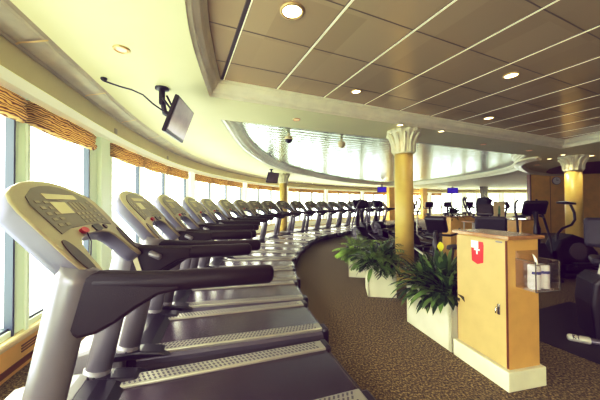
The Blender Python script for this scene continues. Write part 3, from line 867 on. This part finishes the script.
# acrylic wipe dispenser on the near face of the cabinet
fc = CN+cf*.0+cr*.0
dc = CN+cf*(.275-.245)+cr*.185        # middle of the near face
t = thing('wipe_dispenser', 'clear acrylic box holding white wipe rolls on the cabinet side', 'dispenser', (dc.x, dc.y, 0), -ca)
b = MB(); z0, z1 = .79, 1.01; x0, x1 = -.07, .155; y0, y1 = -.15, -.004
for (c_, d_) in ((((x0+x1)/2, y0, (z0+z1)/2-.01), (x1-x0,.004,z1-z0-.03)), (((x0+x1)/2, y1, (z0+z1)/2+.03), (x1-x0,.004,z1-z0+.06)), ((x0,(y0+y1)/2,(z0+z1)/2), (.004,y1-y0,z1-z0)), ((x1,(y0+y1)/2,(z0+z1)/2), (.004,y1-y0,z1-z0)), (((x0+x1)/2,(y0+y1)/2,z0), (x1-x0,y1-y0,.004))):
    b.box(c_, d_, 0)
b.build('clear_box', ['acrylic'], t)
b = MB()
for xx in (x0, x1): 
    b.box((xx, y0, (z0+z1)/2), (.006,.006,z1-z0), 0); b.box((xx, (y0+y1)/2, z1), (.005,y1-y0,.005), 0)
b.box(((x0+x1)/2, y0, z1-.02), (x1-x0,.005,.005), 0); b.box(((x0+x1)/2, y0, z0), (x1-x0,.006,.006), 0)
b.build('box_edge', ['slate'], t)
for k, xx in enumerate((.012, .098)):
    r_ = thing('wipe_roll', ('left' if k == 0 else 'right')+' white wipe roll inside the clear acrylic box', 'wipe roll', (0,0,0))
    w = (Matrix.Rotation(-ca, 3, 'Z') @ Vector((xx, -.078, 0))); r_.location = (dc.x+w.x, dc.y+w.y, z0+.003); r_.rotation_euler = (0,0,-ca); r_['group'] = 'wipe rolls'
    b = MB(); b.lathe([(.038,0),(.0405,.005),(.0405,.17),(.036,.178),(.012,.18)], (0,0,0), 22); b.build('roll', ['paper'], r_)
    b = MB(); b.lathe([(.041,.10),(.041,.13)], (0,0,0), 22); pr = [f for f in range(22) if 12 <= f <= 17]
    b2 = MB()
    for f in pr:
        a0 = 2*PI*f/22; a1 = 2*PI*(f+1)/22
        b2.add([(.0415*math.cos(a0),.0415*math.sin(a0),.115),(.0415*math.cos(a1),.0415*math.sin(a1),.115),(.0415*math.cos(a1),.0415*math.sin(a1),.135),(.0415*math.cos(a0),.0415*math.sin(a0),.135)], [(0,1,2,3)])
    b2.build('printed_band', ['blueprint'], r_, fix=False)
    if k == 0:
        b = MB(); leaf(b, (.02,0,.17), (-.25,.1,1), .10, .035, .1, 0, 5, .6, 0); b.build('loose_sheet', ['paper'], r_, fix=False)

# ------------------------------------------------------------------ gym machines
def cross_trainer(x, y, rz, label, arm='black', screen='blacksoft', scale=1.0):
    t = thing('cross_trainer', label, 'cross trainer', (x, y, 0), rz, 'cross trainers'); t.scale = (scale,)*3
    # faces local +y (console end)
    b = MB(); b.box((0,.0,.06), (.16,1.7,.07), 0, bev=.02); b.box((0,.8,.05), (.62,.1,.07), 0, bev=.02); b.box((0,-.8,.05), (.62,.1,.07), 0, bev=.02)
    b.build('base_frame', ['black'], t)
    prof = [(.85,.08),(.85,.45),(.78,.6),(.62,.72),(.42,.72),(.25,.62),(.12,.42),(.05,.08)]
    if area(prof) < 0: prof = prof[::-1]
    b = MB(); b.prism(prof, lambda a, v, w: (w, a, v), -.14, .14, 0, bev=.03); h = b.build('drive_housing', ['black'], t)
    for sx in (-1, 1):
        b = MB(); b.lathe([(.01,.155),(.2,.155),(.21,.145),(.21,.138)], (0,.5,.4), 26, rot=Matrix.Rotation(sx*PI/2, 3, 'Y'))
        # rotate axis to x
        q = MB(); n = 26
        vs = [(sx*.152, .5+.19*math.cos(2*PI*i/n), .4+.19*math.sin(2*PI*i/n)) for i in range(n)]+[(sx*.138, .5+.2*math.cos(2*PI*i/n), .4+.2*math.sin(2*PI*i/n)) for i in range(n)]
        q.add(vs, [tuple(range(n))]+[(i, (i+1) % n, n+(i+1) % n, n+i) for i in range(n)]); q.build('cover_disc', ['fairing'], h)
    b = MB(); b.tube([(0,.6,.6),(0,.62,1.0),(0,.55,1.32)], .05, 0, 10, r2=.06); b.build('mast', ['black'], t)
    b = MB(); rm = Matrix.Rotation(R(-28), 3, 'X'); b.box((0,.52,1.42), (.40,.09,.30), 0, rot=rm, bev=.03); c_ = b.build('console', ['black'], t)
    b = MB(); b.box(tuple(Vector((0,.52,1.42))+rm @ Vector((0,-.048,.02))), (.30,.006,.19), 0, rot=rm); b.build('screen', [screen], c_)
    for k, sx in enumerate((-1, 1)):
        ph = .16*sx
        b = MB(); b.tube([(sx*.27,.5,.42),(sx*.28,.48+ph*.3,.8),(sx*.29,.36+ph,1.15),(sx*.28,.22+ph,1.38),(sx*.25,.16+ph,1.5),(sx*.22,.2+ph,1.58)], .022, 0, 8)
        b.build('swing_arm', [arm], t)
        b = MB(); b.tube([(sx*.25,.5,.42-.06*sx),(sx*.24,-.1,.34-.08*sx),(sx*.22,-.6,.24)], .028, 0, 8); pa = b.build('pedal_arm', [arm], t)
        b = MB(); b.box((sx*.2,-.12,.38-.08*sx), (.15,.36,.04), 0, bev=.012); b.box((sx*.2,.05,.42-.08*sx), (.15,.02,.08), 0); b.build('pedal', ['black'], pa)
        b = MB(); b.tube([(sx*.10,.47,1.25),(sx*.2,.38,1.22),(sx*.2,.25,1.25)], .018, 0, 8); b.build('fixed_handle', ['black'], t)
    return t
def bike(x, y, rz, label, recumbent=False, backrest=False, seatm='blacksoft', body='black', scale=1.0):
    t = thing('exercise_bike', label, 'exercise bike', (x, y, 0), rz, 'exercise bikes'); t.scale = (scale,)*3
    b = MB(); b.box((0,0,.06), (.12,1.2,.07), 0, bev=.02); b.box((0,.55,.05), (.5,.09,.07), 0, bev=.02); b.box((0,-.55,.05), (.5,.09,.07), 0, bev=.02); b.build('base_frame', ['fairing'], t)
    prof = [(.55,.1),(.56,.5),(.45,.66),(.28,.68),(.08,.5),(-.02,.3),(-.02,.1)]
    if area(prof) < 0: prof = prof[::-1]
    b = MB(); b.prism(prof, lambda a, v, w: (w, a, v), -.10, .10, 0, bev=.03); h = b.build('drive_housing', [body], t)
    sh = .52 if recumbent else .82
    b = MB(); b.tube([(0,-.05,.3),(0,-.25,sh-.04)] if not recumbent else [(0,0,.25),(0,-.4,.35),(0,-.45,sh)], .035, 0, 10); b.build('seat_post', ['fairing'], t)
    b = MB()
    if recumbent:
        b.box((0,-.45,sh+.03), (.42,.40,.09), 0, bev=.035)
    else:
        b.tube([(0,-.40,sh),(0,-.28,sh+.01),(0,-.12,sh)], .11, 0, 12, r2=.045, radii=[1,.9,.35])
    b.build('seat', [seatm], t)
    if recumbent or backrest:
        rm = Matrix.Rotation(R(12), 3, 'X')
        b = MB(); b.box((0,-.70,sh+.36), (.46,.09,.56), 0, rot=rm, bev=.04); b.build('backrest', [seatm], t)
        b = MB(); b.tube([(0,-.5,sh-.02),(0,-.72,sh+.02),(0,-.76,sh+.3)], .025, 0, 8); b.build('backrest_bracket', ['fairing'], t)
    b = MB(); b.tube([(0,.42,.6),(0,.38,.9),(0,.33,1.12)], .04, 0, 10); b.build('mast', ['black'], t)
    b = MB(); rm = Matrix.Rotation(R(-25), 3, 'X'); b.box((0,.33,1.24), (.30,.09,.26), 0, rot=rm, bev=.035); c_ = b.build('console', ['black'], t)
    b = MB(); b.box(tuple(Vector((0,.33,1.24))+rm @ Vector((0,-.048,.01))), (.2,.006,.15), 0, rot=rm); b.build('screen', ['blacksoft'], c_)
    b = MB(); b.tube([(0,.32,1.08),(-.18,.28,1.08),(-.22,.12,1.1),(-.2,.0,1.16)], .016, 0, 8); b.tube([(0,.32,1.08),(.18,.28,1.08),(.22,.12,1.1),(.2,.0,1.16)], .016, 0, 8); b.build('handlebar', ['black'], t)
    for sx in (-1, 1):
        b = MB(); b.box((sx*.125,.2+.06*sx,.3-.1*sx), (.02,.03,.2), 0, rot=Matrix.Rotation(.5*sx, 3, 'X')); b.box((sx*.18,.24*sx*.5+.2,.3-.17*sx), (.1,.09,.025), 0, bev=.008); b.build('pedal', ['greyw'], t)
    return t
# right middle ground
bike(2.13,3.96, R(130), 'black exercise bike whose dark console rises behind the peace lilies', scale=.93)
bike(3.81,5.53, R(-30), 'recumbent bike with a wide charcoal backrest just behind the cabinet top', recumbent=True, scale=1.04)
cross_trainer(4.67,5.65, R(160), 'tall black cross trainer with a broad console right of the cabinet', scale=.95)
for i, (x, y, rz, s_, lab) in enumerate(((5.05,8.0,-75,1.0,'nearest dark cross trainer of the leaning cluster behind the wooden counter'),(5.65,9.0,-75,1.04,'middle dark cross trainer of the leaning cluster behind the counter'),(6.35,10.0,-75,1.04,'farthest dark cross trainer of the leaning cluster behind the counter'))):
    cross_trainer(x, y, R(rz), lab, scale=s_)
for i, (x, y, rz, arm, lab) in enumerate(((1.98,7.95,15,'fairing','grey-armed cross trainer just left of the near column'),(2.55,9.6,20,'fairing','dark cross trainer beyond the planter ferns'),(3.35,10.4,25,'black','dark cross trainer behind the column, left side'),
                                   (2.85,6.4,12,'greyw','cross trainer with pale arms just right of the near column'),(4.2,9.8,15,'greyw','cross trainer with pale arms farther behind the near column'),(5.0,11.5,20,'black','small dark cross trainer far right of the near column'))):
    cross_trainer(x, y, R(rz), lab, arm=arm)
for i, (x, y, rz, lab) in enumerate(((6.0,12.6,160,'far exercise bike in front of the bright windows, near the column'),(7.2,13.3,160,'far exercise bike in front of the windows, middle of three'),(8.6,13.9,165,'far exercise bike in front of the windows, nearest the dark pillar'),
                                     (8.1,10.5,60,'slim exercise bike between the cream display stand and the wood wall'),(9.4,11.7,70,'distant slim exercise bike left of the wood wall'))):
    bike(x, y, R(rz), lab, scale=1.1)

# machine with curved console arm and round cover, right of the cabinet
t = thing('stepper_machine', 'black machine with grey round cover and pale screen on a curved arm', 'stepper', (5.35,5.35,0), R(0))
b = MB(); prof = [(-.36,.28),(-.40,.5),(-.28,.72),(-.05,.82),(.18,.74),(.42,.48),(.46,.28),(.40,.12),(-.30,.12)]
if area(prof) < 0: prof = prof[::-1]
b.prism(prof, lambda a, v, w: (a, w, v), .2, -.12, 0, bev=.03); h = b.build('drive_housing', ['black'], t)
q = MB(); n = 28; e = [(.02+.17*math.cos(2*PI*i/n), .50+.17*math.sin(2*PI*i/n)) for i in range(n)]; q.prism(e, lambda a, v, w: (a, w, v), -.11, -.14, 0, bev=.008); q.build('cover_disc', ['fairing'], h)
b = MB(); b.box((.06,-.05,.07), (.95,.5,.1), 0, bev=.03); b.box((.1,-.2,.2), (.9,.14,.12), 0, bev=.03); b.box((.25,-.32,.12), (.24,.16,.05), 1, bev=.02); b.build('base_frame', ['black','fairing'], t)
b = MB(); b.tube([(-.30,.0,.6),(-.26,.0,.82),(-.16,.0,.93),(.02,.0,1.0),(.09,.0,1.1),(.08,.0,1.24),(.0,.0,1.42)], .022, 0, 10); b.build('console_arm', ['black'], t)
b = MB(); b.box((-.08,-.0,1.43), (.22,.2,.035), 0, rot=Matrix.Rotation(R(8), 3, 'Y'), bev=.01); c_ = b.build('console', ['black'], t)
b = MB(); b.box((-.09,-.02,1.452), (.17,.16,.008), 0, rot=Matrix.Rotation(R(8), 3, 'Y')); b.build('screen', ['white'], c_)
for k, xx in enumerate((-.1,.28)):
    b = MB(); b.box((xx,-.34,.3-.1*k), (.36,.14,.05), 0, bev=.02); b.build('pedal', ['black'], t)

# strength machine at the right edge
t = thing('leg_press', 'black leg press machine with a tall charcoal back pad behind the pale post', 'strength machine', (4.32,3.72,0), R(-42))
b = MB(); b.box((0,0,.06), (.5,1.3,.08), 0, bev=.02); b.box((0,.1,.3), (.2,.6,.5), 0, bev=.04); b.build('base_frame', ['black'], t)
b = MB(); b.box((0,0,1.02), (.58,.10,.42), 0, rot=Matrix.Rotation(R(-10), 3, 'X'), bev=.045); b.build('back_pad', ['blacksoft'], t)
b = MB(); b.box((0,-.22,.66), (.52,.42,.1), 0, bev=.04); b.build('seat_pad', ['blacksoft'], t)
b = MB(); b.tube([(0,.05,.5),(0,.06,.9)], .04, 0, 8); b.build('pad_post', ['black'], t)
t = thing('weight_machine', 'dark shrouded weight machine with a slanted pale grey post at right edge', 'strength machine', (3.17,2.82,0), R(-25))
prof = [(-.14,.06),(-.17,.4),(-.15,.62),(-.08,.70),(.35,.70),(.35,.06)]
if area(prof) < 0: prof = prof[::-1]
b = MB(); b.prism(prof, lambda a, v, w: (a, w, v), .22, -.16, 0, bev=.03); b.build('shroud', ['black'], t)
b = MB(); b.box((.01,-.02,.88), (.06,.05,.44), 0, rot=Matrix.Rotation(R(12), 3, 'Y'), bev=.006); b.build('post', ['greyw'], t)
b = MB(); b.box((.05,-.02,1.02), (.05,.06,.08), 0, bev=.01); b.build('post_bracket', ['fairing'], t)
b = MB(); b.tube([(.02,-.14,.045),(-.02,-.20,.045)], .03, 0, 8)
# foot tube with the lettered end cap
b.tube([(-.22,-.165,.045),(.35,-.24,.045)], .03, 0, 12); b.build('foot_tube', ['fairing'], t); ft = t.children[-1]
b = MB(); b.tube([(-.34,-.150,.045),(-.20,-.167,.045)], .036, 0, 14); b.build('end_cap', ['greyw'], ft); 
# letters KT as strokes on the cap
def letters(parent, org, ux, uy, h, mat_, strokes):
    q = MB(); ux = Vector(ux); uy = Vector(uy); nn = ux.cross(uy)
    for (a, b_) in strokes:
        p0 = Vector(org)+ux*a[0]*h+uy*a[1]*h; p1 = Vector(org)+ux*b_[0]*h+uy*b_[1]*h; q.tube([p0, p1], h*.09, 0, 5, round_ends=False)
    return q.build('lettering', [mat_], parent)
KT = [((0,0),(0,1)),((0,.5),(.5,1)),((0,.5),(.5,0)),((1.0,0),(1.0,1)),((.7,1),(1.3,1))]
letters(t.children[-1], (-.325,-.191,.052), (.99,-.12,0), (0,.5,.86), .040, 'black', KT)

b = MB(); c_ = Vector((3.35,2.98)); b.box((c_.x, c_.y, .008), (1.7,1.35,.014), 0, rot=R(22), bev=.004)
tag(b.build('floor_mat', ['mat']), 'black rubber mat on the carpet right of the cabinet', 'mat')

# ------------------------------------------------------------------ counters, table, stand, plants behind
def counter(x, y, rz, w, d, h, label):
    t = thing('counter', label, 'counter', (x, y, 0), rz)
    b = MB(); b.box((0,0,(h-.03)/2), (w,d,h-.03), 0); b.build('body', ['wood'], t)
    b = MB(); b.box((0,0,h-.015), (w+.04,d+.04,.03), 0, bev=.005); b.build('worktop', ['wood_top'], t)
counter(4.1,7.0, R(10), .70, .32, 1.11, 'orange wood counter behind the near bike with a bush on top')
counter(5.95,7.28, R(20), .55, .35, 1.0, 'lower orange wood counter behind the charcoal backrest')
broad_plant(3.95,7.0,1.11, 150, .30, .75, ['leafdark','leafdark'], 'round dark bush standing on the orange wood counter', 21, .035, 'dark_bush')
t = thing('high_table', 'small wooden high table on thin white legs behind the cabinet', 'table', (4.12,6.42,0), R(20))
b = MB(); b.box((0,0,1.0), (.42,.3,.03), 0, bev=.005); b.build('tabletop', ['wood_top'], t)
for sx in (-1,1):
    for sy in (-1,1):
        b = MB(); b.tube([(sx*.17,sy*.11,.99),(sx*.18,sy*.12,0)], .014, 0, 8, round_ends=False); b.build('leg', ['white'], t)
t = thing('display_stand', 'cream rounded display stand with a small green figure before the windows', 'display stand', (5.3,7.2,0), R(-20))
b = MB(); b.box((0,0,1.22), (.25,.05,.5), 0, bev=.02); b.build('board', ['sill'], t)
b = MB(); b.box((0,-.028,1.2), (.05,.004,.2), 0); b.lathe([(.02,0),(.022,.02),(.01,.045)], (0,-.028,1.31), 8); b.build('printed_figure', ['greenfig'], t)
b = MB(); b.tube([(0,0,.02),(0,0,1.0)], .03, 0, 10); b.box((0,0,.02), (.3,.25,.03), 0, bev=.01); b.build('stand', ['sill'], t)

# wood wall, clock, door
mb = MB()
p0 = Vector((11.05,12.95)); p1 = Vector((12.75,12.75)); d = (p1-p0); an = math.atan2(d.y, d.x)
def wallbox(mb, a, b_, z0, z1, th, mi=0, off=0):
    a = Vector(a); b_ = Vector(b_); d = b_-a; an = math.atan2(d.y, d.x); m = (a+b_)/2; n = Vector((d.y, -d.x)).normalized(); m = m+n*off
    mb.box((m.x, m.y, (z0+z1)/2), (d.length, th, z1-z0), mi, rot=an)
wallbox(mb, p0, p1, 0, ZC, .15, 0)
wallbox(mb, (10.98,12.96), (11.03,12.955), 0, ZC, .2, 1)
wallbox(mb, (11.85,12.857), (11.87,12.855), 0, ZC, .16, 1, .002)
wallbox(mb, (12.75,12.75), (12.95,12.72), 0, ZC, .22, 1)
wallbox(mb, (12.95,12.72), (14.1,12.55), 0, ZC, .15, 0)
wallbox(mb, (17.2,12.1), (30,10.4), 0, ZC, .15, 0)
wallbox(mb, (14.1,12.55), (17.2,12.1), 2.2, ZC, .15, 2)
struct(mb.build('wall_wood', ['wood','wood_dark','maroon']))
mb = MB()
a = Vector((14.1,12.55)); bq = Vector((17.2,12.1))
for k in range(7):
    q0 = a.lerp(bq, k/6-.012 if k else 0); q1 = a.lerp(bq, k/6+.012); wallbox(mb, q0, q1, 0, 2.2, .08, 0)
for zz in (.05, .9, 1.45, 2.1): wallbox(mb, a, bq, zz, zz+.06, .06, 0)
wallbox(mb, a, bq, .1, 2.2, .02, 1)
dd = struct(mb.build('door_1', ['sill','wood']))
t = thing('wall_clock', 'round white wall clock high on the wood-panelled wall', 'clock', (12.1,12.74,2.46), an)
b = MB(); fr = lambda u, v, w: (u, -w, v)
e = lambda r: [(r*math.cos(2*PI*i/28), r*math.sin(2*PI*i/28)) for i in range(28)]
b.prism(e(.19), fr, 0, .04, 0, bev=.008); b.build('case', ['silver'], t)
b = MB(); b.prism(e(.165), fr, .03, .044, 0); b.build('dial', ['white'], t)
b = MB(); b.prism([(-.008,0),(.008,0),(.006,.12),(-.006,.12)], fr, .044, .048, 0); b.prism([(0,-.008),(.09,.03),(.088,.04),(0,.008)], fr, .044, .048, 0); b.build('hands', ['black'], t)
# pillars far away between the windows
for (x, y, w, lab, m_) in ((7.75,23.1,.75,'orange wood pillar between far windows left of the near column','wood'),(11.4,24.9,.7,'orange wood pillar between far windows right of the near column','wood'),(15.2,22.3,.7,'dark metal pillar far behind the leaning machines','slate')):
    b = MB(); b.box((x, y, ZC/2), (w,.3,ZC), 0, rot=R(35), bev=.01); b.box((x, y, .08), (w+.06,.36,.16), 0, rot=R(35))
    b.box((x, y, ZC-.06), (w+.05,.35,.12), 0, rot=R(35), bev=.01)
    tag(b.build('pillar', [m_]), lab, 'pillar')

# ------------------------------------------------------------------ world, light, camera
w = bpy.data.worlds.new('daylight'); bpy.context.scene.world = w; w.use_nodes = True
nt = w.node_tree; bg = nt.nodes['Background']
tc = nt.nodes.new('ShaderNodeTexCoord'); sp = nt.nodes.new('ShaderNodeSeparateXYZ'); rp = nt.nodes.new('ShaderNodeValToRGB')
e = rp.color_ramp.elements; e[0].position = .47; e[0].color = (.62,.70,.70,1); e[1].position = .53; e[1].color = (1,1,.95,1)
mr = nt.nodes.new('ShaderNodeMapRange'); mr.inputs['From Min'].default_value = -1; mr.inputs['From Max'].default_value = 1
nt.links.new(tc.outputs['Generated'], sp.inputs[0]); nt.links.new(sp.outputs['Z'], mr.inputs['Value']); nt.links.new(mr.outputs['Result'], rp.inputs['Fac']); nt.links.new(rp.outputs['Color'], bg.inputs['Color'])
bg.inputs['Strength'].default_value = 12.5

cam = bpy.data.cameras.new('camera'); co = bpy.data.objects.new('camera', cam); C.objects.link(co)
cam.lens = 16.2; cam.sensor_width = 36; cam.clip_start = .02; cam.clip_end = 200
co.location = (0, 0, 1.45)
pitch = math.atan(3.5/270); roll = R(.3)
co.rotation_mode = 'QUATERNION'
mrot = Matrix.Rotation(PI/2+pitch, 4, 'X') @ Matrix.Rotation(-roll, 4, 'Z')
co.rotation_quaternion = mrot.to_quaternion()
sc = bpy.context.scene; sc.camera = co
sc.view_settings.view_transform = 'Standard'; sc.view_settings.look = 'None'; sc.view_settings.exposure = 0.0
sc.cycles.diffuse_bounces = 7; sc.cycles.max_bounces = 14; sc.cycles.transparent_max_bounces = 16
vs_ = sc.view_settings; vs_.use_curve_mapping = True
cm = vs_.curve_mapping
def curve(i, pts):
    c = cm.curves[i]
    while len(c.points) > 2: c.points.remove(c.points[1])
    c.points[0].location = pts[0]; c.points[-1].location = pts[-1]
    for p in pts[1:-1]: c.points.new(*p)
# overall photographic tone: lifted plum shadows, warm yellow-green highlights
TONE = {0: [(0,.008),(.25,.24),(.6,.65),(1,1)], 1: [(0,.0),(.25,.22),(.6,.645),(1,1)], 2: [(0,.014),(.25,.215),(.6,.525),(1,.98)]}
for i, pts in TONE.items(): curve(i, pts)
cm.update()
